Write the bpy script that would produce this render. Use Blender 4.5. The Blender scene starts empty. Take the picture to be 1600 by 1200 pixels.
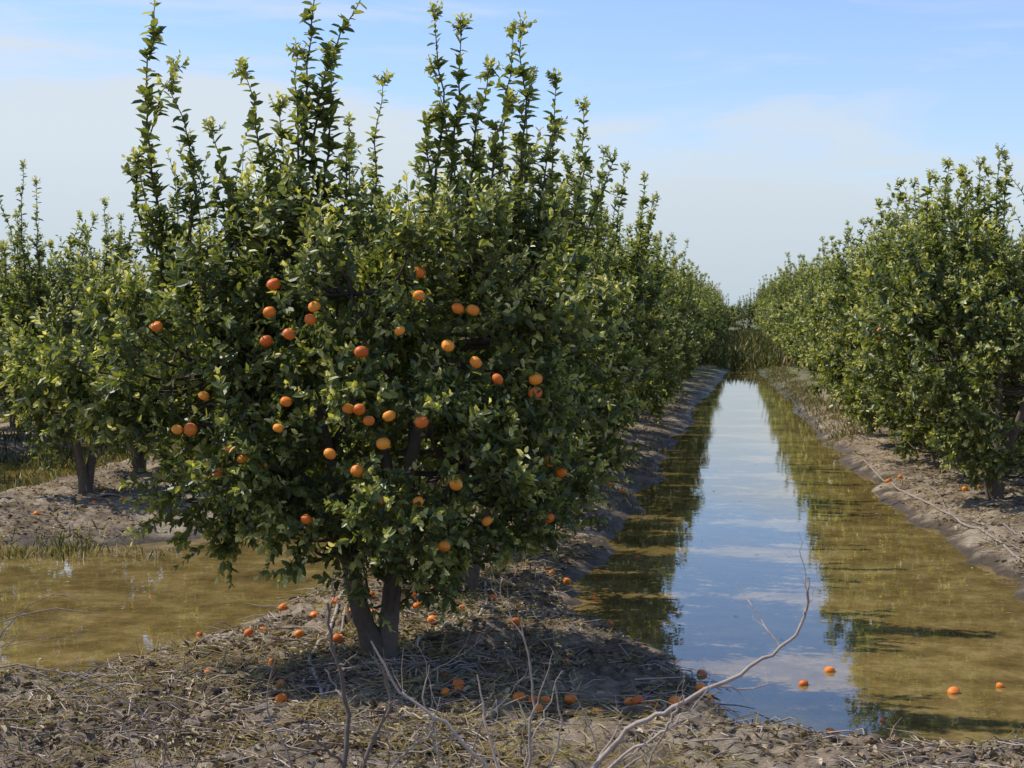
import bpy, math, numpy as np
from mathutils import Vector
rng=np.random.default_rng(7)
scene=bpy.context.scene
S=scene.collection
scene.view_settings.view_transform='Standard'; scene.view_settings.look='None'; scene.view_settings.exposure=0

# ---------------------------------------------------------------- noise
TAB=np.random.default_rng(3).random((256,256))
def vn(x,y):
    xi=np.floor(x).astype(int); yi=np.floor(y).astype(int)
    fx=x-xi; fy=y-yi; fx=fx*fx*(3-2*fx); fy=fy*fy*(3-2*fy)
    a=TAB[xi&255,yi&255]; b=TAB[(xi+1)&255,yi&255]; c=TAB[xi&255,(yi+1)&255]; d=TAB[(xi+1)&255,(yi+1)&255]
    return (a*(1-fx)+b*fx)*(1-fy)+(c*(1-fx)+d*fx)*fy-.5
def fbm(x,y,o=4):
    s=0;a=1.
    for i in range(o):
        s=s+a*vn(x*2**i+17.3*i,y*2**i+5.1*i); a*=.5
    return s

# ---------------------------------------------------------------- materials
def newmat(name):
    m=bpy.data.materials.new(name); m.use_nodes=True
    nt=m.node_tree; nt.nodes.clear()
    return m,nt,nt.nodes,nt.links
def N(nodes,t,**k):
    n=nodes.new(t)
    for a,b in k.items(): setattr(n,a,b)
    return n
def ramp(nodes,stops):
    r=nodes.new('ShaderNodeValToRGB'); e=r.color_ramp.elements
    while len(e)<len(stops): e.new(.5)
    for i,(p,c) in enumerate(stops):
        e[i].position=p; e[i].color=(*c,1)
    return r
def tint_mat(name,stops,rough=.45,trans=0.,spec=.5,noise_scale=None):
    m,nt,n,l=newmat(name)
    at=N(n,'ShaderNodeAttribute',attribute_name='tint')
    r=ramp(n,stops); l.new(at.outputs['Fac'],r.inputs['Fac'])
    col=r.outputs['Color']
    if noise_scale:
        g=N(n,'ShaderNodeNewGeometry'); no=N(n,'ShaderNodeTexNoise'); no.inputs['Scale'].default_value=noise_scale
        no.inputs['Detail'].default_value=5
        l.new(g.outputs['Position'],no.inputs['Vector'])
        mr=N(n,'ShaderNodeMapRange'); mr.inputs['To Min'].default_value=.55; mr.inputs['To Max'].default_value=1.4
        l.new(no.outputs['Fac'],mr.inputs['Value'])
        mx=N(n,'ShaderNodeMix',data_type='RGBA',blend_type='MULTIPLY'); mx.inputs['Factor'].default_value=1
        l.new(col,mx.inputs['A']); l.new(mr.outputs['Result'],mx.inputs['B']); col=mx.outputs['Result']
    p=N(n,'ShaderNodeBsdfPrincipled'); p.inputs['Roughness'].default_value=rough
    p.inputs['Specular IOR Level'].default_value=spec
    l.new(col,p.inputs['Base Color'])
    if noise_scale:
        b=N(n,'ShaderNodeBump'); b.inputs['Strength'].default_value=.5; b.inputs['Distance'].default_value=.01
        l.new(no.outputs['Fac'],b.inputs['Height']); l.new(b.outputs['Normal'],p.inputs['Normal'])
    o=N(n,'ShaderNodeOutputMaterial')
    if trans>0:
        t=N(n,'ShaderNodeBsdfTranslucent'); g2=N(n,'ShaderNodeMix',data_type='RGBA',blend_type='MULTIPLY')
        g2.inputs['Factor'].default_value=1; g2.inputs['B'].default_value=(1.9,1.75,.6,1)
        l.new(col,g2.inputs['A']); l.new(g2.outputs['Result'],t.inputs['Color'])
        ms=N(n,'ShaderNodeMixShader'); ms.inputs['Fac'].default_value=trans
        l.new(p.outputs[0],ms.inputs[1]); l.new(t.outputs[0],ms.inputs[2]); l.new(ms.outputs[0],o.inputs[0])
    else: l.new(p.outputs[0],o.inputs[0])
    return m
M_leaf=tint_mat('citrus_leaf',[(0,(.045,.068,.026)),(.3,(.11,.145,.045)),(.5,(.22,.25,.07)),(.75,(.42,.43,.13)),(1,(.6,.58,.3))],rough=.43,trans=.36,spec=.5)  # pale upper stops: young tip leaves, with bright leaf highlights painted into the colour
M_bark=tint_mat('citrus_bark',[(0,(.07,.052,.038)),(1,(.18,.14,.105))],rough=.9,spec=.2,noise_scale=25)
M_orange=tint_mat('mandarin_skin',[(0,(.62,.13,.02)),(.5,(.78,.22,.025)),(1,(.85,.33,.04))],rough=.48,spec=.3,noise_scale=9)
M_litter=tint_mat('dead_leaves',[(0,(.05,.032,.018)),(.3,(.145,.098,.055)),(.6,(.31,.235,.14)),(.85,(.52,.43,.29)),(1,(.16,.18,.06))],rough=.8,spec=.2,trans=.1)
M_grass=tint_mat('grass_blades',[(0,(.05,.065,.02)),(.5,(.11,.135,.035)),(.8,(.27,.23,.11)),(1,(.46,.37,.235))],rough=.6,trans=.25,spec=.3)
M_dry=tint_mat('dry_twig',[(0,(.08,.06,.045)),(1,(.5,.41,.33))],rough=.85,spec=.2,noise_scale=30)
M_hose=tint_mat('dusty_hose',[(0,(.10,.085,.07)),(1,(.42,.35,.28))],rough=.8,spec=.2,noise_scale=12)

def ground_mat():
    m,nt,n,l=newmat('muddy_soil')
    g=N(n,'ShaderNodeNewGeometry'); sx=N(n,'ShaderNodeSeparateXYZ'); l.new(g.outputs['Position'],sx.inputs[0])
    def noise(sc,det=6,rough=.6):
        q=N(n,'ShaderNodeTexNoise'); q.inputs['Scale'].default_value=sc; q.inputs['Detail'].default_value=det; q.inputs['Roughness'].default_value=rough
        l.new(g.outputs['Position'],q.inputs['Vector']); return q
    n1=noise(1.5); n2=noise(14,8,.75); n3=noise(60,6,.75)
    dry=ramp(n,[(.36,(.07,.047,.028)),(.45,(.19,.138,.086)),(.52,(.33,.255,.168)),(.64,(.5,.41,.29))]); 
    add=N(n,'ShaderNodeMath',operation='MULTIPLY_ADD'); add.inputs[1].default_value=.5; l.new(n2.outputs['Fac'],add.inputs[0])
    h=N(n,'ShaderNodeMath',operation='MULTIPLY'); h.inputs[1].default_value=.5; l.new(n1.outputs['Fac'],h.inputs[0]); l.new(h.outputs[0],add.inputs[2])
    l.new(add.outputs[0],dry.inputs['Fac'])
    wet=ramp(n,[(.3,(.05,.034,.019)),(.7,(.15,.108,.06))]); l.new(n2.outputs['Fac'],wet.inputs['Fac'])
    zz=N(n,'ShaderNodeMath',operation='MULTIPLY_ADD'); zz.inputs[1].default_value=.28; l.new(n1.outputs['Fac'],zz.inputs[0]); 
    z2=N(n,'ShaderNodeMath',operation='SUBTRACT'); z2.inputs[1].default_value=.15; l.new(sx.outputs['Z'],z2.inputs[0]); l.new(z2.outputs[0],zz.inputs[2])
    wf=N(n,'ShaderNodeMapRange',interpolation_type='SMOOTHSTEP'); wf.inputs['From Min'].default_value=.01; wf.inputs['From Max'].default_value=.10
    l.new(zz.outputs[0],wf.inputs['Value'])
    mx=N(n,'ShaderNodeMix',data_type='RGBA'); l.new(wf.outputs[0],mx.inputs['Factor']); l.new(wet.outputs[0],mx.inputs['A']); l.new(dry.outputs[0],mx.inputs['B'])
    fy=N(n,'ShaderNodeMapRange'); fy.inputs['From Min'].default_value=35; fy.inputs['From Max'].default_value=60; l.new(sx.outputs['Y'],fy.inputs['Value'])
    mg=N(n,'ShaderNodeMix',data_type='RGBA'); mg.inputs['B'].default_value=(.09,.115,.045,1)
    fm=N(n,'ShaderNodeMath',operation='MULTIPLY'); l.new(fy.outputs[0],fm.inputs[0]); fm.inputs[1].default_value=.8
    l.new(fm.outputs[0],mg.inputs['Factor']); l.new(mx.outputs['Result'],mg.inputs['A'])
    p=N(n,'ShaderNodeBsdfPrincipled'); l.new(mg.outputs['Result'],p.inputs['Base Color'])
    rr=N(n,'ShaderNodeMapRange'); rr.inputs['To Min'].default_value=.45; rr.inputs['To Max'].default_value=.95; l.new(wf.outputs[0],rr.inputs['Value']); l.new(rr.outputs[0],p.inputs['Roughness'])
    p.inputs['Specular IOR Level'].default_value=.3
    b1=N(n,'ShaderNodeBump'); b1.inputs['Strength'].default_value=1; b1.inputs['Distance'].default_value=.05; l.new(n2.outputs['Fac'],b1.inputs['Height'])
    b2=N(n,'ShaderNodeBump'); b2.inputs['Strength'].default_value=.8; b2.inputs['Distance'].default_value=.01; l.new(n3.outputs['Fac'],b2.inputs['Height']); l.new(b1.outputs[0],b2.inputs['Normal'])
    l.new(b2.outputs[0],p.inputs['Normal'])
    o=N(n,'ShaderNodeOutputMaterial'); l.new(p.outputs[0],o.inputs[0]); return m
def water_mat():
    m,nt,n,l=newmat('muddy_water')
    g=N(n,'ShaderNodeNewGeometry')
    def noise(sc,det=4,rough=.5):
        q=N(n,'ShaderNodeTexNoise'); q.inputs['Scale'].default_value=sc; q.inputs['Detail'].default_value=det; q.inputs['Roughness'].default_value=rough
        l.new(g.outputs['Position'],q.inputs['Vector']); return q
    a=noise(1.8,10,.8); r=ramp(n,[(.34,(.07,.048,.018)),(.5,(.175,.12,.038)),(.66,(.32,.23,.09))]); l.new(a.outputs['Fac'],r.inputs['Fac'])
    p=N(n,'ShaderNodeBsdfPrincipled'); l.new(r.outputs[0],p.inputs['Base Color'])
    p.inputs['Roughness'].default_value=.012; p.inputs['IOR'].default_value=1.38
    b=N(n,'ShaderNodeBump'); b.inputs['Strength'].default_value=.045; b.inputs['Distance'].default_value=.02
    q=noise(4,3,.5); l.new(q.outputs['Fac'],b.inputs['Height']); l.new(b.outputs[0],p.inputs['Normal'])
    o=N(n,'ShaderNodeOutputMaterial'); l.new(p.outputs[0],o.inputs[0]); return m

# ---------------------------------------------------------------- mesh builder (all quads)
class MB:
    def __init__(s): s.v=[];s.q=[];s.m=[];s.t=[];s.sm=[];s.n=0
    def add(s,V,Q,mat,tint,smooth=False):
        V=np.asarray(V,float).reshape(-1,3); Q=np.asarray(Q,int).reshape(-1,4)
        s.v.append(V); s.q.append(Q+s.n); s.m.append(np.full(len(Q),mat)); s.sm.append(np.full(len(Q),smooth))
        s.t.append(np.broadcast_to(np.asarray(tint,float),(len(V),)).copy()); s.n+=len(V)
    def mesh(s,name,mats):
        V=np.concatenate(s.v);Q=np.concatenate(s.q)
        me=bpy.data.meshes.new(name)
        me.vertices.add(len(V)); me.vertices.foreach_set('co',V.astype(np.float32).ravel())
        me.loops.add(len(Q)*4); me.loops.foreach_set('vertex_index',Q.astype(np.int32).ravel())
        me.polygons.add(len(Q)); me.polygons.foreach_set('loop_start',np.arange(0,len(Q)*4,4,dtype=np.int32))
        me.polygons.foreach_set('material_index',np.concatenate(s.m).astype(np.int32))
        me.polygons.foreach_set('use_smooth',np.concatenate(s.sm))
        me.update(calc_edges=True)
        a=me.attributes.new('tint','FLOAT','POINT'); a.data.foreach_set('value',np.concatenate(s.t).astype(np.float32))
        for m in mats: me.materials.append(m)
        return me
def obj(name,me,loc=(0,0,0),rz=0,sc=1,parent=None):
    o=bpy.data.objects.new(name,me); S.objects.link(o); o.location=loc; o.rotation_euler=(0,0,rz)
    o.scale=(sc,sc,sc) if np.isscalar(sc) else sc
    if parent: o.parent=parent
    return o
def unit(a): return a/np.maximum(np.linalg.norm(a,axis=-1,keepdims=True),1e-9)
def leaves(mb,P,A,Nn,L,W,tint,mat,r=rng,fold=.16,droop=.15):
    n=len(P); A=unit(A); Nn=unit(Nn-A*np.sum(Nn*A,-1,keepdims=True)); Sd=np.cross(A,Nn)
    L=L[:,None];W=W[:,None]
    V=np.stack([P, P+A*.28*L+Sd*W*.45+Nn*fold*W, P+A*.7*L+Sd*W*.4+Nn*(fold*W*.8-droop*.4*L),
                P+A*L-Nn*droop*L, P+A*.7*L-Sd*W*.4+Nn*(fold*W*.8-droop*.4*L), P+A*.28*L-Sd*W*.45+Nn*fold*W],1)
    i=np.arange(n)[:,None]*6
    Q=np.concatenate([i+np.array([0,3,2,1]),i+np.array([0,5,4,3])],0)
    mb.add(V,Q,mat,np.repeat(tint,6))
def tube(mb,P,R,mat,tint,k=6):
    P=np.asarray(P,float); R=np.asarray(R,float); n=len(P)
    T=np.gradient(P,axis=0); T=unit(T)
    ref=np.array([0,0,1.]) if abs(T[:,2]).mean()<.8 else np.array([1.,0,0])
    U=unit(np.cross(T,ref)); W=np.cross(T,U)
    a=np.linspace(0,2*math.pi,k,endpoint=False)
    V=P[:,None]+R[:,None,None]*(np.cos(a)[None,:,None]*U[:,None]+np.sin(a)[None,:,None]*W[:,None])
    i=np.arange(n-1)[:,None]*k; j=np.arange(k)[None]; j2=(j+1)%k
    Q=np.stack([i+j,i+j2,i+k+j2,i+k+j],-1)
    mb.add(V,Q,mat,tint,True)
def cubesphere(n=4):
    vs=[];qs=[];c=0
    g=np.linspace(-1,1,n+1); g=np.tan(g*math.pi/4)
    for ax in range(3):
        for sg in (-1,1):
            a,b=np.meshgrid(g,g,indexing='ij'); V=np.zeros((n+1,n+1,3)); V[...,ax]=sg; V[...,(ax+1)%3]=a*sg; V[...,(ax+2)%3]=b
            vs.append(unit(V.reshape(-1,3)))
            i,j=np.meshgrid(range(n),range(n),indexing='ij'); b0=c+i*(n+1)+j
            qs.append(np.stack([b0,b0+n+1,b0+n+2,b0+1],-1).reshape(-1,4)); c+=(n+1)**2
    return np.concatenate(vs),np.concatenate(qs)
SV,SQ=cubesphere()
def fruit(mb,p,r,mat,tint,rg,flat=.86):
    ax=unit(rg.normal(size=3)*.35+np.array([0,0,1])); 
    V=SV.copy(); V[:,2]*=flat; V*=(1-.10*np.exp(-((1-np.abs(SV[:,2]))*9)))[:,None]
    x=unit(np.cross(ax,[1,.2,.1])); y=np.cross(ax,x)
    V=V[:,:1]*x+V[:,1:2]*y+V[:,2:]*ax
    mb.add(np.asarray(p)+V*r,SQ,mat,tint,True)

# ---------------------------------------------------------------- trees
def spray(mb,P0,D,Lt,k,r,lsize,tip=.0,base=.3,spread=1.,tube_r=.003):
    n=len(P0); D=unit(D)
    ref=np.tile([0,0,1.],(n,1)); m=np.abs(D[:,2])>.9; ref[m]=[1,0,0]
    U=unit(np.cross(D,ref)); W=np.cross(D,U)
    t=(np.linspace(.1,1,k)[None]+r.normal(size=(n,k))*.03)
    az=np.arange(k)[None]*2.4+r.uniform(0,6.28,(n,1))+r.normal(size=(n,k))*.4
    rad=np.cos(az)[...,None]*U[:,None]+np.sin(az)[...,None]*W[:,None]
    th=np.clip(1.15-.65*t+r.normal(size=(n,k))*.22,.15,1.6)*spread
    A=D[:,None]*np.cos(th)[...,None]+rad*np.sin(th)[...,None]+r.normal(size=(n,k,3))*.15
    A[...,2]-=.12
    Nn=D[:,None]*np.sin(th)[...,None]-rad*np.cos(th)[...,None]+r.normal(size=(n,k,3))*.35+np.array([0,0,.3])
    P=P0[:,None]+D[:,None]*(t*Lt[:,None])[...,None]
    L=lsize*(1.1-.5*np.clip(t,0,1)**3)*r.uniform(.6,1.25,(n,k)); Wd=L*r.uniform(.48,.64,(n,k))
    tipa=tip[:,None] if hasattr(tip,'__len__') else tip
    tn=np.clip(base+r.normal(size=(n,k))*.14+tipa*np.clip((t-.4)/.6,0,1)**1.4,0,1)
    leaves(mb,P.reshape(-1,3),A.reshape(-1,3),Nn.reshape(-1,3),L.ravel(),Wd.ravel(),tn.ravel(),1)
    a=np.array([0,2.09,4.19]); E=P0+D*Lt[:,None]
    ring=(np.cos(a)[None,:,None]*U[:,None]+np.sin(a)[None,:,None]*W[:,None])
    V=np.concatenate([P0[:,None]+ring*tube_r,E[:,None]+ring*tube_r*.4],1)
    i=np.arange(n)[:,None]*6
    Q=np.concatenate([i+np.array([j,(j+1)%3,3+(j+1)%3,3+j]) for j in range(3)],0)
    mb.add(V,Q,0,.3)
def shoot(mb,b,top,r,leaf=.09,dens=1.):
    b=np.array(b,float); top=np.array(top,float); Ln=np.linalg.norm(top-b)
    n=max(5,int(Ln/.12)); t=np.linspace(0,1,n)
    off=r.normal(size=3)*.07; off[2]=0; wob=r.normal(size=(n,3))*.009
    P=b+(top-b)*t[:,None]+off*(np.sin(t*math.pi))[:,None]*1.2+wob
    tube(mb,P,.009*(1-t)+.0025,0,.25,5)
    seg=P[1:]-P[:-1]; sl=np.linalg.norm(seg,axis=1)
    lf=leaf*r.uniform(.85,1.15)
    for s in range(n-1):
        tt=t[s]
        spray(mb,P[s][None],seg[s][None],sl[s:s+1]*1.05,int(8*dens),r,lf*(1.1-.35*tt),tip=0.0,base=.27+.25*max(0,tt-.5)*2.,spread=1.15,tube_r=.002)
    ns=int(Ln*13*dens)
    if ns:
        q=r.uniform(0,.93,ns)**1.5; idx=np.minimum((q*(n-1)).astype(int),n-2)
        d=r.normal(size=(ns,3))*.55; d[:,2]=np.abs(d[:,2])*.4+.75
        spray(mb,P[idx],d,r.uniform(.08,.28,ns)*(1.1-q),9,r,lf*.78,tip=.35,base=.3)
    spray(mb,P[-1][None].repeat(5,0),np.array([0,0,1.])+r.normal(size=(5,3))*.5,np.full(5,.1),9,r,lf*.5,tip=.45,base=.5)
def build_tree(name,seed,ell,stems,shoots,nclust,oranges,ntw=15,leaf=.066,k=15,zmin=.45,dens=1.,volp=.6):
    r=np.random.default_rng(seed); mb=MB()
    ell=np.array(ell,float); vol=np.prod(ell[:,3:6],1)**volp; vol/=vol.sum()
    C=[];Dn=[]
    while len(C)<nclust:
        e=ell[r.choice(len(ell),p=vol)]; d=unit(r.normal(size=3)); rr=1.04-.52*r.random()**1.3
        p=e[:3]+d*e[3:6]*rr
        f=(((p-ell[:,:3])/ell[:,3:6])**2).sum(1).min()
        if f<.28 or p[2]<zmin: continue
        C.append(p); Dn.append(unit(d/e[3:6]))
    C=np.array(C);Dn=np.array(Dn)
    nodes=[]
    for st in stems:
        st=np.array(st,float); P=st[:,:3]; 
        tt=np.linspace(0,len(P)-1,(len(P)-1)*5+1); i=np.minimum(tt.astype(int),len(P)-2); f=(tt-i)[:,None]
        Pe=np.vstack([2*P[0]-P[1],P,2*P[-1]-P[-2]])
        a,b,c,d=Pe[i],Pe[i+1],Pe[i+2],Pe[i+3]
        PP=.5*((2*b)+(c-a)*f+(2*a-5*b+4*c-d)*f**2+(-a+3*b-3*c+d)*f**3)
        RR=np.interp(tt,range(len(P)),st[:,3])*(1+r.normal(size=len(tt))*.05)
        tube(mb,PP,RR,0,r.uniform(.4,.8),10); nodes.append(PP[len(PP)//3:])
    nodes=np.vstack(nodes)
    for c in C:
        dd=np.linalg.norm((nodes-c)*[1,1,1.2]+np.array([0,0,.25]),axis=1); s=nodes[dd.argmin()]
        t=np.linspace(0,1,7)[:,None]; bend=r.normal(size=3)*.08; bend[2]=-.08
        P=s+(c-s)*t+bend*np.sin(t*math.pi)
        tube(mb,P,np.linspace(.014,.005,7),0,.2,5)
    n=nclust*ntw; ci=np.repeat(np.arange(nclust),ntw)
    crad=r.uniform(.12,.24,nclust)
    P0=C[ci]+unit(r.normal(size=(n,3)))*(r.random((n,1))**.6)*crad[ci][:,None]
    top=np.clip((C[ci,2]-1.9)/.8,0,1)
    keep=r.random(n)>.38*top
    P0,ci,top=P0[keep],ci[keep],top[keep]; n=len(P0)
    D=Dn[ci]*.75+r.normal(size=(n,3))*.5; D[:,2]+=.45+.9*top
    Lt=r.uniform(.12,.30,n)*(1+.7*top)
    cb=r.normal(size=nclust)*.24
    tipv=np.clip(r.uniform(0.,.95,n)+cb[ci],0,.85)  # twig tips paler: young growth plus painted highlights, varied per cluster
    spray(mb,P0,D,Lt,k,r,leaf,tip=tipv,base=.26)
    for s in shoots: shoot(mb,s[:3],s[3:6],r,dens=dens)
    for (x,z,dy) in oranges:
        f=1-((x-ell[:,0])/ell[:,3])**2-((z-ell[:,2])/ell[:,5])**2
        y=np.where(f>0,ell[:,1]-ell[:,4]*np.sqrt(np.maximum(f,0)),9).min()
        if y>5: y=-.35
        fruit(mb,(x,y-.06+dy,z),r.uniform(.030,.040),2,r.random(),r)
    return mb.mesh(name,[M_bark,M_leaf,M_orange])

hero_ell=[(.08,0,1.6,1.0,1.0,.9),(-.25,0,2.2,.8,.8,.55),(-1.3,-.1,1.85,.66,.6,.42),(-1.0,0,2.3,.42,.5,.5),
          (.5,.1,2.1,.62,.7,.6),(.08,0,1.12,1.05,.98,.55),(-.8,-.2,1.4,.55,.65,.55)]
hero_stems=[[(.0,0,-.08,.10),(-.04,0,.12,.07),(-.12,-.02,.35,.055),(-.2,0,.7,.05),(-.3,.05,1.2,.035),(-.5,.1,1.9,.018)],
            [(.0,0,-.08,.10),(.03,.03,.12,.065),(.05,.05,.35,.057),(.09,.1,.8,.05),(.2,.15,1.4,.035),(.4,.2,2.1,.018)],
            [(-.10,-.02,.32,.04),(-.16,-.1,.6,.033),(-.5,-.05,1.2,.026),(-.95,0,1.75,.014)],
            [(.1,.1,.9,.035),(-.05,0.1,1.5,.025),(-.2,.0,2.4,.013)],
            [(.04,.03,.25,.04),(.12,0,.6,.03),(.5,0,1.2,.018)]]
hero_shoots=[(-1.2,0,2.1,-1.33,.0,4.0),(-1.3,-.1,2.0,-1.42,-.1,2.95),(-1.2,-.15,2.2,-1.2,-.15,3.4),(-.95,0,2.2,-1.0,.0,3.15),(-1.25,.1,2.1,-1.27,.1,3.55),
 (-.65,0,2.4,-.8,.0,3.5),(-.6,.1,2.5,-.63,.1,3.3),(-.5,0,2.5,-.38,.0,4.1),(-.35,.1,2.6,-.1,.1,4.02),(-.45,-.1,2.5,-.47,-.1,3.6),(-.4,.1,2.5,-.3,.1,3.6),
 (-.3,0,2.5,-.2,0,3.05),(.2,.0,2.4,.32,.0,3.8),(.35,.1,2.4,.28,.1,3.2),(.4,0,2.5,.50,0,3.72),(.5,.15,2.5,.62,.15,3.5),(.7,.1,2.4,.82,.1,3.75),(.75,0,2.4,.75,.05,3.3),(.9,.1,2.2,1.02,.1,3.15),(-.55,.2,2.5,-.68,.2,3.05)]
hero_or=[(-.40,2.26,0),(-1.08,2.03,-.12),(-.44,2.11,0.04),(-.18,2.14,0.03),(-.2,2.07,.03),(-.32,1.99,.04),(-.48,1.95,.08),(-.31,1.63,.05),(.12,1.9,0),(.38,2.2,0),(.57,2.13,.09),
(.65,2.12,.06),(.55,1.93,.05),(.81,1.75,-.03),(.99,1.74,-.08),(.99,1.665,-.08),(.69,1.84,.06),(.12,1.6,0),(.05,1.6,0.05),(.17,1.54,0),(.26,1.56,.08),(.44,1.53,0),(-.82,1.65,.07),(-.94,1.47,0.02),
(-.87,1.47,.05),(-.38,1.48,.1),(-.66,1.36,.08),(-.58,1.31,0),(-.72,1.23,0.03),(-.05,1.36,0),(.08,1.26,.08),(-.5,1.26,.08),(.21,1.11,.07),(.42,1.11,0),(.6,1.19,0.05),(.54,.86,-.08),(.29,2.01,.1),
(.34,2.33,.06),(.22,1.41,.1),(1.04,.95,-.02),(1.1,1.2,.0),(1.04,1.27,.03),(-.2,1.0,.04),(.75,.98,0.03)]
hero=build_tree('orange_tree_front',11,hero_ell,hero_stems,hero_shoots,240,hero_or,ntw=15,leaf=.062,k=14)

def generic(seed,shoot_n=15,ntop=4.05,extra=(),lowc=False,lod=False):
    r=np.random.default_rng(seed)
    ell=[(0,0,1.45,1.08,1.2,.92),(r.uniform(-.2,.2),r.uniform(-.2,.2),2.15,.85,1.0,.65)]
    if lowc: ell+= [(0,0,1.0,1.15,1.2,.75)]
    for a in range(5):
        an=r.uniform(0,6.28); ell.append((.7*math.cos(an),.7*math.sin(an),r.uniform(1.2,2.1),.5,.5,r.uniform(.4,.65)))
    st=[]
    for a in range(3):
        an=a*2.1+r.uniform(0,1); c,s=math.cos(an),math.sin(an)
        st.append([(0,0,-.08,.09),(.03*c,.03*s,.15,.065),(.13*c,.13*s,.5,.045),(.35*c,.35*s,1.1,.03),(.5*c,.5*s,1.9,.015)])
    sh=[]
    for i in range(shoot_n):
        an=r.uniform(0,6.28); q=.9*math.sqrt(r.random()); x,y=q*math.cos(an),q*1.2*math.sin(an)
        zt=3.0+(ntop-3.0)*r.random()**1.3
        sh.append((x,y,2.3-.3*q,x*1.15+r.normal()*.06,y*1.1+r.normal()*.06,zt-.3*q))
    sh+=list(extra)
    ors=[(r.uniform(-.8,.8),r.uniform(.8,2.0),r.uniform(.0,.06)) for _ in range(3)]
    if lod: return build_tree('orange_tree_lod_%d'%seed,seed,ell,st,sh,90,[],ntw=9,leaf=.105,k=8,zmin=.25 if lowc else .45,dens=.6)
    return build_tree('orange_tree_%d'%seed,seed,ell,st,sh,130 if lowc else 120,ors,ntw=14,leaf=.07,k=12,zmin=.36 if lowc else .45)
second=generic(21,extra=[(.2,0,2.5,.36,0,4.15),(.5,0,2.4,.66,0,3.8),(.6,.1,2.3,.86,.1,3.6),(.8,-.1,2.0,1.1,-.1,3.2),(-.1,0,2.5,-.25,0,3.9)])
variants=[generic(s) for s in (31,32,33)]
low=[generic(s,shoot_n=14,ntop=3.65,lowc=True) for s in (41,42,43)]
lods=[generic(s,lod=True,lowc=True,ntop=3.8) for s in (51,52,53)]

# ---------------------------------------------------------------- terrain
def land(x,y):
    wig=.24*fbm(x*.9+3,y*.9,3)+.16*vn(x*4,y*4)+.07*vn(x*9,y*9)
    yb=np.interp(x,[-12,-5,-4.4,-3.9,-3,-1,-.25,.0,1,3,6],[9.4,9.4,9.45,10.0,10.6,10.6,10.1,8.9,8.75,8.7,8.9])
    s=yb-y
    XL=np.interp(y,[9,10.2,11.5,13.9,15,17,30,60],[-4.3,-3.95,-3.5,-3.3,-3.55,-3.5,-3.4,-3.5])
    XR=np.interp(y,[9,10.3,10.9,11.6,12.6,13.3,15,18,27,40,60],[-.1,-.3,-.45,-.75,-1.1,-1.25,-1.2,-1.15,-1.05,-.9,-.3])
    s=np.maximum(s,np.minimum(np.minimum(x-XL,XR-x),y-5))
    RL=np.interp(y,[8,12,13.4,16,19,23,27,40,55,75],[2.9,2.6,2.35,2.1,1.85,1.7,1.55,1.3,1.0,.3])
    s=np.maximum(s,np.minimum(np.minimum(x-RL,4.5-x),y-9))
    LR=np.interp(y,[14,16,17.5,20,40],[-6.9,-5.3,-5.0,-5.7,-6.0])
    s=np.maximum(s,np.minimum(np.minimum(x+8.9,LR-x),y-15.2))
    for c in (-12.5,-17.7,-22.9,8.2,13.4):
        s=np.maximum(s,np.minimum(1.5-np.abs(x-c),y-15))
    s=np.maximum(s,.25*(y-64))
    s=np.maximum(s,np.maximum(x-15.5,-x-25))
    return s+wig
def H(x,y):
    x=np.asarray(x,float);y=np.asarray(y,float)
    s=land(x,y)
    z=np.where(s>0,.17*(1-np.exp(-s/.4)),np.maximum(.35*s,-.2))
    near=np.clip((30-np.abs(y-12))/30,.15,1)
    z=z+np.clip(s+.3,0,1)*near*(.12*fbm(x*1.7,y*1.7,3)+.09*np.abs(fbm(x*5,y*5,3))+.045*vn(x*11,y*11)+.022*vn(x*25,y*25))
    t=np.clip((6.9-y)/2.6,0,1); z=z+.5*t*t*(3-2*t)
    return z
def axis(parts): return np.unique(np.round(np.concatenate(parts),4))
def geo(a,b,st,g):
    o=[a];d=st
    while (o[-1]<b if b>a else o[-1]>b): d*=g; o.append(o[-1]+(d if b>a else -d))
    return np.array(o)
xs=axis([np.arange(-8.5,4.5,.035),np.arange(-26,-8.5,.16),np.arange(4.5,18,.2),geo(-26,-1500,.2,1.25),geo(18,1500,.2,1.25)])
ys=axis([np.arange(6.8,16,.03),np.arange(16,34,.09),np.arange(34,70,.35),np.arange(-3,6.8,.15),geo(-3,-300,.3,1.3),geo(70,3000,.4,1.2)])
X,Y=np.meshgrid(xs,ys,indexing='ij'); Z=H(X,Y)
mb=MB(); nx,ny=len(xs),len(ys)
i,j=np.meshgrid(np.arange(nx-1),np.arange(ny-1),indexing='ij'); b0=(i*ny+j)
mb.add(np.stack([X,Y,Z],-1),np.stack([b0,b0+ny,b0+ny+1,b0+1],-1),0,0,True)
obj('ground',mb.mesh('ground',[ground_mat()]))
mb=MB(); mb.add([(-30,8,0),(18,8,0),(18,85,0),(-30,85,0)],[[0,1,2,3]],0,0)
obj('water',mb.mesh('water',[water_mat()]))

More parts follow.
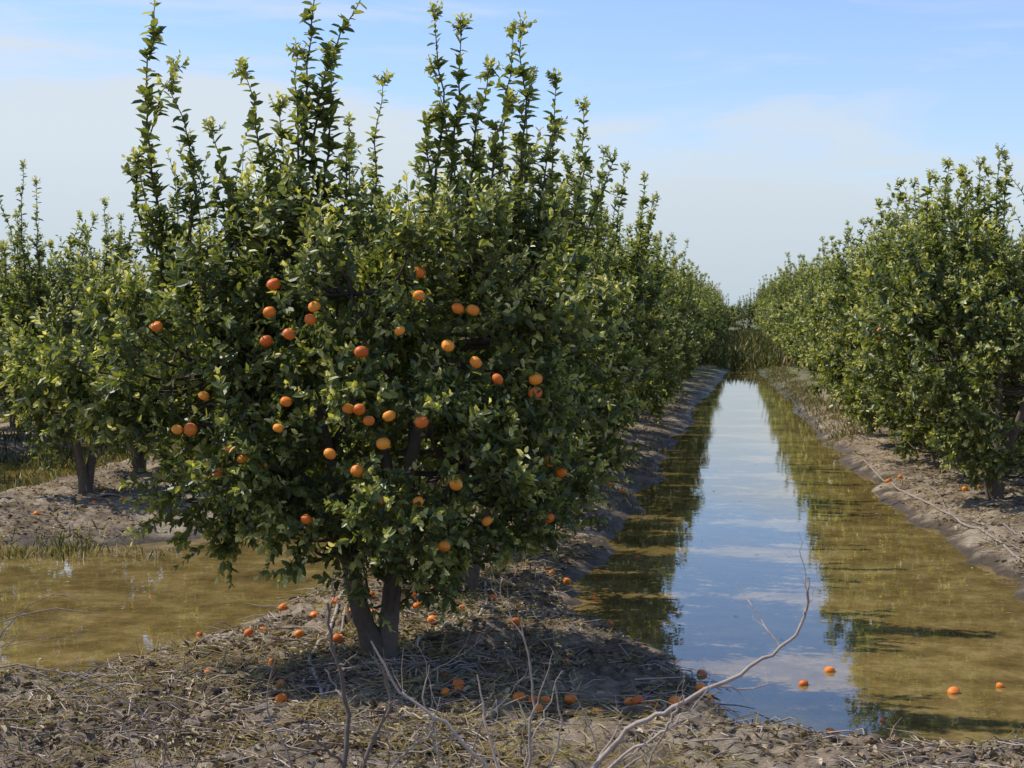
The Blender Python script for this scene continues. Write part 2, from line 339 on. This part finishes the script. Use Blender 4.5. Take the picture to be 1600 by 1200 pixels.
# ---------------------------------------------------------------- plant the rows
h=lambda x,y: float(H(np.array([x]),np.array([y]))[0])
r=np.random.default_rng(5)
obj('orange_tree',hero,(-2.08,9.6,h(-2.08,9.6)-.05))
obj('orange_tree',second,(-2.0,12.3,h(-2,12.3)-.02))
far=bpy.data.objects.new('distant_orange_trees',None); S.objects.link(far)
def plant(X0,y0,y1,pool,step=2.4,k0=1.):
    y=y0
    while y<y1:
        x=X0+r.normal()*.08; yy=y+r.normal()*.1
        isfar=(yy>42) or X0<-10 or X0>6
        pl=lods if (yy>30 or X0<-14 or X0>6) else pool
        me=pl[int(r.integers(len(pl)))]
        z=h(x,yy)
        obj('orange_tree_crown' if isfar else 'orange_tree',me,(x,yy,max(z,.05)-.02),r.uniform(0,6.28),r.uniform(.92,1.05)*k0,far if isfar else None)
        y+=step
plant(-2.1,14.8,150,variants)
plant(2.8,18.7,150,low,k0=1.1)
plant(-7.4,18.2,110,variants)
plant(-12.6,18.5,90,variants)
plant(-17.8,20,60,variants,2.6)
plant(-23,22,60,variants,2.8)
plant(8.3,20,70,low,2.6)
for k in range(16): obj('orange_tree_crown',lods[k%3],(-16+k*2.1,128+r.normal()*3,.1),r.uniform(0,6),1.0,far)

# ---------------------------------------------------------------- ground litter
def on_ground(xy,lift=.008):
    return np.column_stack([xy,H(xy[:,0],xy[:,1])+lift])
def scatter_leaves(n,xlo,xhi,ylo,yhi,r,cx=None,sig=None,thr=-.15,sp=.2,sh=0):
    x=r.uniform(xlo,xhi,n) if cx is None else r.normal(cx,sig,n); y=ylo+(yhi-ylo)*r.random(n)**1.3
    k=(land(x,y)>.12)&(fbm(x*2.6+sh,y*2.6+sh,4)+r.normal(size=n)*sp>thr)
    return np.column_stack([x[k],y[k]])
r=np.random.default_rng(9)
mb=MB()
xy=np.vstack([scatter_leaves(22000,0,0,7.6,16,r,-2.1,.85),scatter_leaves(16000,-6,3,6.9,10.3,r),scatter_leaves(8000,0,0,14,34,r,-2.1,.7),
  scatter_leaves(10000,0,0,12,34,r,2.9,.7),scatter_leaves(8000,0,0,15,30,r,-7.2,.9)])
n=len(xy); A=r.normal(size=(n,3)); A[:,2]*=.25; Nn=r.normal(size=(n,3))*.45+[0,0,1]
L=r.uniform(.02,.065,n)
leaves(mb,on_ground(xy,.012),A,Nn,L,L*r.uniform(.25,.6,n),np.clip(r.beta(1.6,1.7,n),0,1),0,fold=.3,droop=.2)
obj('fallen_leaves',mb.mesh('fallen_leaves',[M_litter]))
mb=MB()
xy=np.vstack([scatter_leaves(11000,0,0,7.6,15,r,-2.1,1.0,thr=.05,sp=.12,sh=40),scatter_leaves(13000,-6,2.5,6.9,10.2,r,thr=.05,sp=.12,sh=40),scatter_leaves(4000,0,0,12,28,r,2.6,.7,thr=0),scatter_leaves(2500,0,0,15,26,r,-6.8,.9,thr=0)])
n=len(xy); A=r.normal(size=(n,3)); A[:,2]=np.abs(A[:,2])*.3; L=r.uniform(.05,.17,n)
leaves(mb,on_ground(xy,.010),A,r.normal(size=(n,3))*.5+[0,0,1],L,np.full(n,.005),np.clip(.9+r.normal(size=n)*.18,0,1),0,fold=.1,droop=.12)
obj('straw',mb.mesh('straw',[M_grass]))
mb=MB()
xy=np.vstack([scatter_leaves(3200,0,0,7.8,16,r,-2.1,.9),scatter_leaves(3200,-6,2,6.9,10,r),scatter_leaves(1400,0,0,12,30,r,2.7,.7),scatter_leaves(700,0,0,15,26,r,-6.8,.8)])
for p in on_ground(xy,.012):
    a=r.uniform(0,6.28); Ls=r.uniform(.04,.3); d=np.array([math.cos(a),math.sin(a),r.normal()*.12])*Ls
    q=p+d; q[2]=max(q[2],h(q[0],q[1])+.008); mid=(p+q)/2+r.normal(size=3)*.016; mid[2]=max(mid[2],p[2])
    tube(mb,[p,mid,q],np.array([.003,.003,.0015])*r.uniform(.6,1.4),0,r.random(),4)
obj('fallen_twigs',mb.mesh('fallen_twigs',[M_dry]))
def heap(name,cx,cy,rad,n,ln,th,r,mat,hh):
    mb=MB()
    for i in range(n):
        a=r.uniform(0,6.28); q=rad*math.sqrt(r.random()); p=np.array([cx+q*math.cos(a),cy+q*.6*math.sin(a),0]); 
        p[2]=h(p[0],p[1])+r.random()*hh*(1-q/rad)+.01
        b=r.uniform(0,6.28); d=np.array([math.cos(b),math.sin(b)*.7,r.normal()*.1])*ln*r.uniform(.4,1)
        P=np.array([p-d/2,p+r.normal(size=3)*.02,p+d/2]); P[:,2]=np.maximum(P[:,2],H(P[:,0],P[:,1])+.006)
        tube(mb,P,np.array([1,.9,.5])*th*r.uniform(.6,1.2),0,r.random(),4)
    obj(name,mb.mesh(name,[mat]))
heap('pruned_twig_pile',-1.8,9.3,.35,110,.35,.006,r,M_dry,.08)
heap('straw_clump',-.42,10.15,.13,260,.16,.0022,r,M_dry,.13)
mb=MB()
xy=np.vstack([scatter_leaves(2400,-6,2.2,6.9,10.5,r),scatter_leaves(1800,0,0,9,18,r,-2.1,.9),scatter_leaves(900,0,0,13,26,r,2.7,.6),scatter_leaves(500,0,0,15,24,r,-6.8,.9)])
for p in on_ground(xy,0):
    s=r.uniform(.008,.035)*(1.9 if r.random()<.1 else 1); V=SV*(1+.35*np.random.default_rng(int(r.integers(1e6))).normal(size=(len(SV),1))*.25)*[1,r.uniform(.6,1),.6]
    mb.add(p+V*s,SQ,0,0,True)
obj('mud_clods',mb.mesh('mud_clods',[bpy.data.materials['muddy_soil']]))
mb=MB()
pts=[(-3.72,11.2),(-2.75,9.65),(-2.55,9.1),(-2.45,8.75),(-1.95,10.6),(-1.62,9.2),(-1.5,8.95),(-1.55,8.8),(-1.48,8.85),(-.98,9.7),(-1.9,11.5),(-1.75,11.9),(-1.35,13.4),(-1.4,10.6),
 (-.18,9.0),(-.14,8.85),(.16,8.85),(.3,8.8),(.52,9.05),(.85,8.95),(-.45,8.78),(-.4,8.72),(-.55,8.74),(-1.05,8.62),(-1.12,8.6),(-.98,8.6),(-.85,8.62),(-.5,8.68),(-1.0,8.45),(-.7,8.5),(-.3,8.6),
 (-.2,10.4),(.42,10.2),(.6,10.6),(1.6,10.3),(1.3,10.1),(2.3,12.9),(-3.0,9.2),(-1.1,13.0),(-.9,12.0)]
for k in range(40):
    c=[-2.1,3.0,-7.3][int(r.integers(3))]; pts.append((c+r.normal()*.45,r.uniform(10,22) if c==-2.1 else r.uniform(16,26)))
for k in range(34): pts.append((-2.6+r.normal()*.35,r.uniform(9.8,13.5)))
for (x,y) in pts:
    z=h(x,y); rr=r.uniform(.027,.038)
    z=z+rr*.7 if z>-.02 else .004
    fruit(mb,(x,y,z),rr,0,r.random()*.6,r)
obj('fallen_oranges',mb.mesh('fallen_oranges',[M_orange]))
mb=MB()
n=6000; x=r.uniform(-7,3,n); y=r.uniform(8.6,30,n); s=land(x,y); k=(s<-.02)&(r.random(n)<np.exp(s*4.5)*.9+.03); x=x[k];y=y[k]; n=len(x)
A=r.normal(size=(n,3)); A[:,2]=0; L=r.uniform(.015,.06,n)
leaves(mb,np.column_stack([x,y,np.full(n,.005)]),A,r.normal(size=(n,3))*.06+[0,0,1],L,L*r.uniform(.15,.5,n),r.beta(2,2,n),0,fold=.02,droop=.01)
obj('floating_leaves',mb.mesh('floating_leaves',[M_litter]))

# ---------------------------------------------------------------- grass
mb=MB()
def tuft(cx,cy,n,rad,hgt,r,tint=.5):
    a=r.uniform(0,6.28,n); q=rad*np.sqrt(r.random(n)); xy=np.column_stack([cx+q*np.cos(a),cy+q*np.sin(a)])
    P=on_ground(xy,-.01); P[:,2]=np.maximum(P[:,2],-.03)
    A=r.normal(size=(n,3))*.5; A[:,2]=1; L=hgt*r.uniform(.3,1.1,n)
    leaves(mb,P,A,r.normal(size=(n,3)),L,L*.04+.003,np.clip(tint+r.normal(size=n)*.25,0,1),0,fold=.2,droop=.3)
for k in range(34): tuft(-6.7+r.normal()*.6,14.9+r.normal()*.35,34,.25,.13,r,.7)
for k in range(200):
    x=r.uniform(-12,-5.2);y=r.uniform(22,34); tuft(x,y,36,.35,.22,r,.5)
for k in range(40): tuft(r.uniform(-10.5,-8.6),r.uniform(18,24),30,.3,.16,r,.6)
for k in range(90): tuft(r.uniform(-5.,-2.4),r.uniform(7.2,9.4),14,.2,.06,r,.7)
for k in range(30): tuft(r.uniform(-.4,.2),r.uniform(8.6,9.4),8,.12,.06,r,.7)
for k in range(500): tuft(r.uniform(-2,3.2),r.uniform(60,126),34,.6,.6,r,.5)
for k in range(160): 
    y=r.uniform(28,62); tuft(np.interp(y,[19,27,40,55,75],[1.85,1.6,1.35,1.05,.4])+r.uniform(0,.7),y,26,.25,.15,r,.64)
for k in range(60):
    y=r.uniform(16,40); tuft(-1.3+r.normal()*.2,y,20,.15,.1,r,.7)
obj('grass',mb.mesh('grass',[M_grass]))

# ---------------------------------------------------------------- hoses
def hose(pts,r0=.013,tint=.8):
    P=np.array(pts,float); t=np.linspace(0,len(P)-1,60); q=np.column_stack([np.interp(t,range(len(P)),P[:,0]),np.interp(t,range(len(P)),P[:,1])])
    for _ in range(4): q[1:-1]=(q[:-2]+2*q[1:-1]+q[2:])/4
    q+=np.column_stack([.07*vn(t*1.7,t*0+r0*900),.0*t])
    z=H(q[:,0],q[:,1])+r0*.8
    z[1:-1]=np.maximum(z[1:-1],(z[:-2]+z[2:])/2)
    m=MB(); tube(m,np.column_stack([q,z]),np.full(60,r0),0,tint,8)
    obj('irrigation_hose',m.mesh('irrigation_hose',[M_hose]))
hose([(-3.0,12.8),(-2.96,12.4),(-2.7,10.9),(-2.55,10.2),(-2.52,9.6),(-2.3,9.1),(-2.19,8.7)],.013)
hose([(-2.65,11.0),(-2.45,9.9),(-2.2,9.3),(-2.25,8.9)],.009,.5)
hose([(-1.97,13),(-1.72,11.6),(-1.75,10.6),(-1.93,10.1),(-2.0,9.9)],.012,.9)
hose([(1.8,26),(1.95,21),(2.15,18.8),(2.4,16.8),(2.4,15.2),(2.6,13.8),(3.0,12.6)],.012,.55)
hose([(2.4,22),(2.25,18),(2.65,16.5),(2.8,14.5)],.010,.4)
hose([(-8.6,16.0),(-7.6,17.3),(-6.6,17.7),(-6.0,20)],.012,.6)

# ---------------------------------------------------------------- dry shrubs in the foreground
r=np.random.default_rng(12)
def branchy(root,P,r0,tint,depth=1,prob=.5):
    P=np.array(P,float); n=len(P); t=np.linspace(0,n-1,(n-1)*4+1)
    q=np.column_stack([np.interp(t,range(n),P[:,c]) for c in range(3)])
    for _ in range(2): q[1:-1]=(q[:-2]+2*q[1:-1]+q[2:])/4
    q[1:-1]+=r.normal(size=(len(q)-2,3))*.004
    rad=np.linspace(r0,r0*.35,len(q)); tube(root,q,rad,0,float(np.clip(tint+r.normal()*.15,0,1)),6)
    for s in range(3,len(q)-1,2):
        if r.random()<prob:
            d=unit(unit(q[s]-q[s-1])+r.normal(size=3)*.5); ln=r.uniform(.06,.26)*(1 if depth else .5)
            w=q[s]+d*ln*.5+r.normal(size=3)*.012; e=w+unit(d+np.array([0,0,.35]))*ln*.5
            if depth: branchy(root,[q[s],w,e],rad[s]*.6,tint,0,.5)
            else: tube(root,[q[s],w,e],[rad[s]*.6,rad[s]*.4,rad[s]*.2],0,tint,4)
def shrub(name,lists,tint,prob=.5):
    root=MB()
    for (P,r0) in lists: branchy(root,P,r0*1.1,tint,1,prob)
    return obj(name,root.mesh(name,[M_dry]))
g=.55
shrub('dry_shrub',[
 ([(-.62,4.7,g-.1),(-.5,4.75,.83),(-.406,4.8,.952),(-.305,4.8,1.08),(-.203,4.8,1.128),(-.092,4.8,1.183),(.055,4.85,1.257),(.166,4.85,1.331),(.207,4.85,1.432),(.212,4.85,1.52)],.009),
 ([(-.5,4.75,.83),(-.3,4.75,1.02),(-.2,4.72,1.08),(-.17,4.7,1.14),(-.14,4.7,1.2)],.006),
 ([(-.62,4.7,g-.1),(-.6,4.8,.9),(-.59,4.8,1.05),(-.58,4.8,1.2),(-.62,4.8,1.38)],.006),
 ([(-.62,4.7,g-.1),(-.55,4.8,.9),(-.5,4.8,1.05),(-.52,4.8,1.2)],.005),
 ([(-.62,4.7,g-.1),(-.68,4.8,.9),(-.73,4.8,1.1),(-.75,4.8,1.22)],.005),
 ([(-.62,4.7,g-.1),(-.7,4.85,.92),(-.85,4.85,1.05),(-1.0,4.85,1.15),(-1.08,4.85,1.3)],.007),
 ([(-.62,4.7,g-.1),(-.42,4.6,.9),(-.33,4.6,1.0),(-.22,4.6,1.06),(-.27,4.6,1.12)],.004),
 ([(-.62,4.7,g-.1),(-.8,4.8,.9),(-.9,4.8,1.02),(-.86,4.8,1.15)],.004)],.7,.5)
shrub('dry_shrub',[
 ([(-1.15,4.7,g-.1),(-1.15,4.75,.9),(-1.13,4.8,1.08),(-1.19,4.8,1.3),(-1.2,4.8,1.42)],.010),
 ([(-1.15,4.7,g-.1),(-1.1,4.75,.9),(-1.05,4.8,1.05),(-1.0,4.8,1.12),(-1.04,4.8,1.24)],.008),
 ([(-1.15,4.7,g-.1),(-1.05,4.75,.9),(-.92,4.8,1.02),(-.85,4.8,1.06)],.005),
 ([(-1.15,4.7,g-.1),(-1.3,4.75,.95),(-1.4,4.8,1.1),(-1.36,4.8,1.25)],.004)],.2,.6)
shrub('dry_shrub',[
 ([(-.3,4.9,g-.1),(-.25,4.9,.95),(-.2,4.9,1.05),(-.1,4.9,1.1)],.004),([(-.3,4.9,g-.1),(-.4,4.9,.98),(-.45,4.9,1.1)],.004),([(-.3,4.9,g-.1),(-.1,4.9,.95),(0,4.9,1.0)],.003),
 ([(-.9,5.0,g-.1),(-.9,5,.95),(-.95,5,1.1),(-.93,5,1.2)],.004),([(-.9,5.0,g-.1),(-.8,5,.95),(-.72,5,1.1)],.004),([(-.9,5.0,g-.1),(-1.05,5,.95),(-1.15,5,1.05)],.003)],.6,.8)
shrub('dry_shrub',[
 ([(-1.8,5.0,g-.1),(-1.78,5,.95),(-1.7,5,1.1)],.003),([(-1.8,5.0,g-.1),(-1.9,5,.98),(-2.0,5,1.08)],.003),([(-1.8,5.0,g-.1),(-1.65,5,.98),(-1.5,5,1.04)],.003)],.3,.8)
shrub('dry_branch',[
 ([(-3.1,6.0,.3),(-2.9,6.0,.92),(-2.65,6.0,.93),(-2.4,6.0,.88),(-2.2,6.0,.76),(-2.1,6.0,.55)],.005),
 ([(-3.3,6.2,.3),(-3.05,6.2,1.0),(-2.7,6.2,1.12),(-2.45,6.2,1.1)],.004),
 ([(-3.3,6.2,.3),(-3.1,6.2,.9),(-2.8,6.2,.98),(-2.5,6.2,1.02)],.003),
 ([(-3.2,6.1,.3),(-2.8,6.1,1.1),(-2.6,6.1,1.2),(-2.5,6.1,1.16)],.003)],.25,.7)

# ---------------------------------------------------------------- light
el=math.radians(52); sdir=Vector((-.57,.07,0)).normalized()*math.cos(el); sdir.z=math.sin(el)
sun=bpy.data.lights.new('sun','SUN'); sun.energy=5.0; sun.angle=math.radians(.5); sun.color=(1,.95,.87)
so=bpy.data.objects.new('sun',sun); S.objects.link(so); so.rotation_euler=sdir.to_track_quat('Z','Y').to_euler()
w=bpy.data.worlds.new('World'); scene.world=w; w.use_nodes=True; nt=w.node_tree; n=nt.nodes; l=nt.links; n.clear()
sky=N(n,'ShaderNodeTexSky',sky_type='NISHITA'); sky.sun_disc=False; sky.sun_elevation=el; sky.sun_rotation=math.atan2(sdir.x,sdir.y)
sky.air_density=1.2; sky.dust_density=.5; sky.ozone_density=2.5
tc=N(n,'ShaderNodeTexCoord'); sp=N(n,'ShaderNodeSeparateXYZ'); l.new(tc.outputs['Generated'],sp.inputs[0])
mp=N(n,'ShaderNodeMapping'); mp.inputs['Scale'].default_value=(2.2,2.2,13); mp.inputs['Location'].default_value=(.3,.1,.4); l.new(tc.outputs['Generated'],mp.inputs[0])
cn=N(n,'ShaderNodeTexNoise'); cn.inputs['Scale'].default_value=1.6; cn.inputs['Detail'].default_value=8; cn.inputs['Roughness'].default_value=.55; cn.inputs['Distortion'].default_value=.3; l.new(mp.outputs[0],cn.inputs['Vector'])
t1=N(n,'ShaderNodeMath',operation='MULTIPLY_ADD'); t1.inputs[1].default_value=-.26; l.new(cn.outputs['Fac'],t1.inputs[0]); l.new(sp.outputs['Z'],t1.inputs[2])
t2=N(n,'ShaderNodeMath',operation='MULTIPLY_ADD'); t2.inputs[1].default_value=.14; l.new(sp.outputs['X'],t2.inputs[0]); l.new(t1.outputs[0],t2.inputs[2])
cr=N(n,'ShaderNodeMapRange',interpolation_type='SMOOTHSTEP'); cr.inputs['From Min'].default_value=.0; cr.inputs['From Max'].default_value=-.06; cr.inputs['To Min'].default_value=.0; cr.inputs['To Max'].default_value=.92; l.new(t2.outputs[0],cr.inputs['Value'])
m2=N(n,'ShaderNodeMapping'); m2.inputs['Scale'].default_value=(5,5,26); m2.inputs['Location'].default_value=(1.7,.4,2.2); l.new(tc.outputs['Generated'],m2.inputs[0])
c2=N(n,'ShaderNodeTexNoise'); c2.inputs['Scale'].default_value=1.0; c2.inputs['Detail'].default_value=9; c2.inputs['Roughness'].default_value=.6; c2.inputs['Distortion'].default_value=.6; l.new(m2.outputs[0],c2.inputs['Vector'])
r2=N(n,'ShaderNodeMapRange',interpolation_type='SMOOTHSTEP'); r2.inputs['From Min'].default_value=.5; r2.inputs['From Max'].default_value=.74; r2.inputs['To Max'].default_value=.7; l.new(c2.outputs['Fac'],r2.inputs['Value'])
mxx=N(n,'ShaderNodeMath',operation='MAXIMUM'); l.new(cr.outputs[0],mxx.inputs[0]); l.new(r2.outputs[0],mxx.inputs[1])
hz=N(n,'ShaderNodeMapRange'); hz.inputs['From Min'].default_value=0; hz.inputs['From Max'].default_value=.1; l.new(sp.outputs['Z'],hz.inputs['Value'])
hc=N(n,'ShaderNodeMix',data_type='RGBA'); hc.inputs['A'].default_value=(4.1,4.9,5.6,1); hc.inputs['B'].default_value=(5.4,5.95,6.4,1); l.new(hz.outputs[0],hc.inputs['Factor'])
mx=N(n,'ShaderNodeMix',data_type='RGBA'); l.new(hc.outputs['Result'],mx.inputs['B']); l.new(mxx.outputs[0],mx.inputs['Factor'])
ti=N(n,'ShaderNodeMix',data_type='RGBA',blend_type='MULTIPLY'); ti.inputs['Factor'].default_value=1; ti.inputs['B'].default_value=(1.0,1.08,1.42,1); l.new(sky.outputs[0],ti.inputs['A'])
l.new(ti.outputs['Result'],mx.inputs['A'])
bg=N(n,'ShaderNodeBackground'); bg.inputs['Strength'].default_value=.13; l.new(mx.outputs['Result'],bg.inputs[0])
wo=N(n,'ShaderNodeOutputWorld'); l.new(bg.outputs[0],wo.inputs[0])

# ---------------------------------------------------------------- camera
cd=bpy.data.cameras.new('camera'); cd.lens=58.5; cd.sensor_width=36; cd.clip_end=5000; cd.clip_start=.1
cd.dof.use_dof=True; cd.dof.focus_distance=10; cd.dof.aperture_fstop=11
co=bpy.data.objects.new('camera',cd); S.objects.link(co); co.location=(0,0,2.3)
co.rotation_euler=(math.radians(90-2.64),0,math.radians(7.67)); scene.camera=co
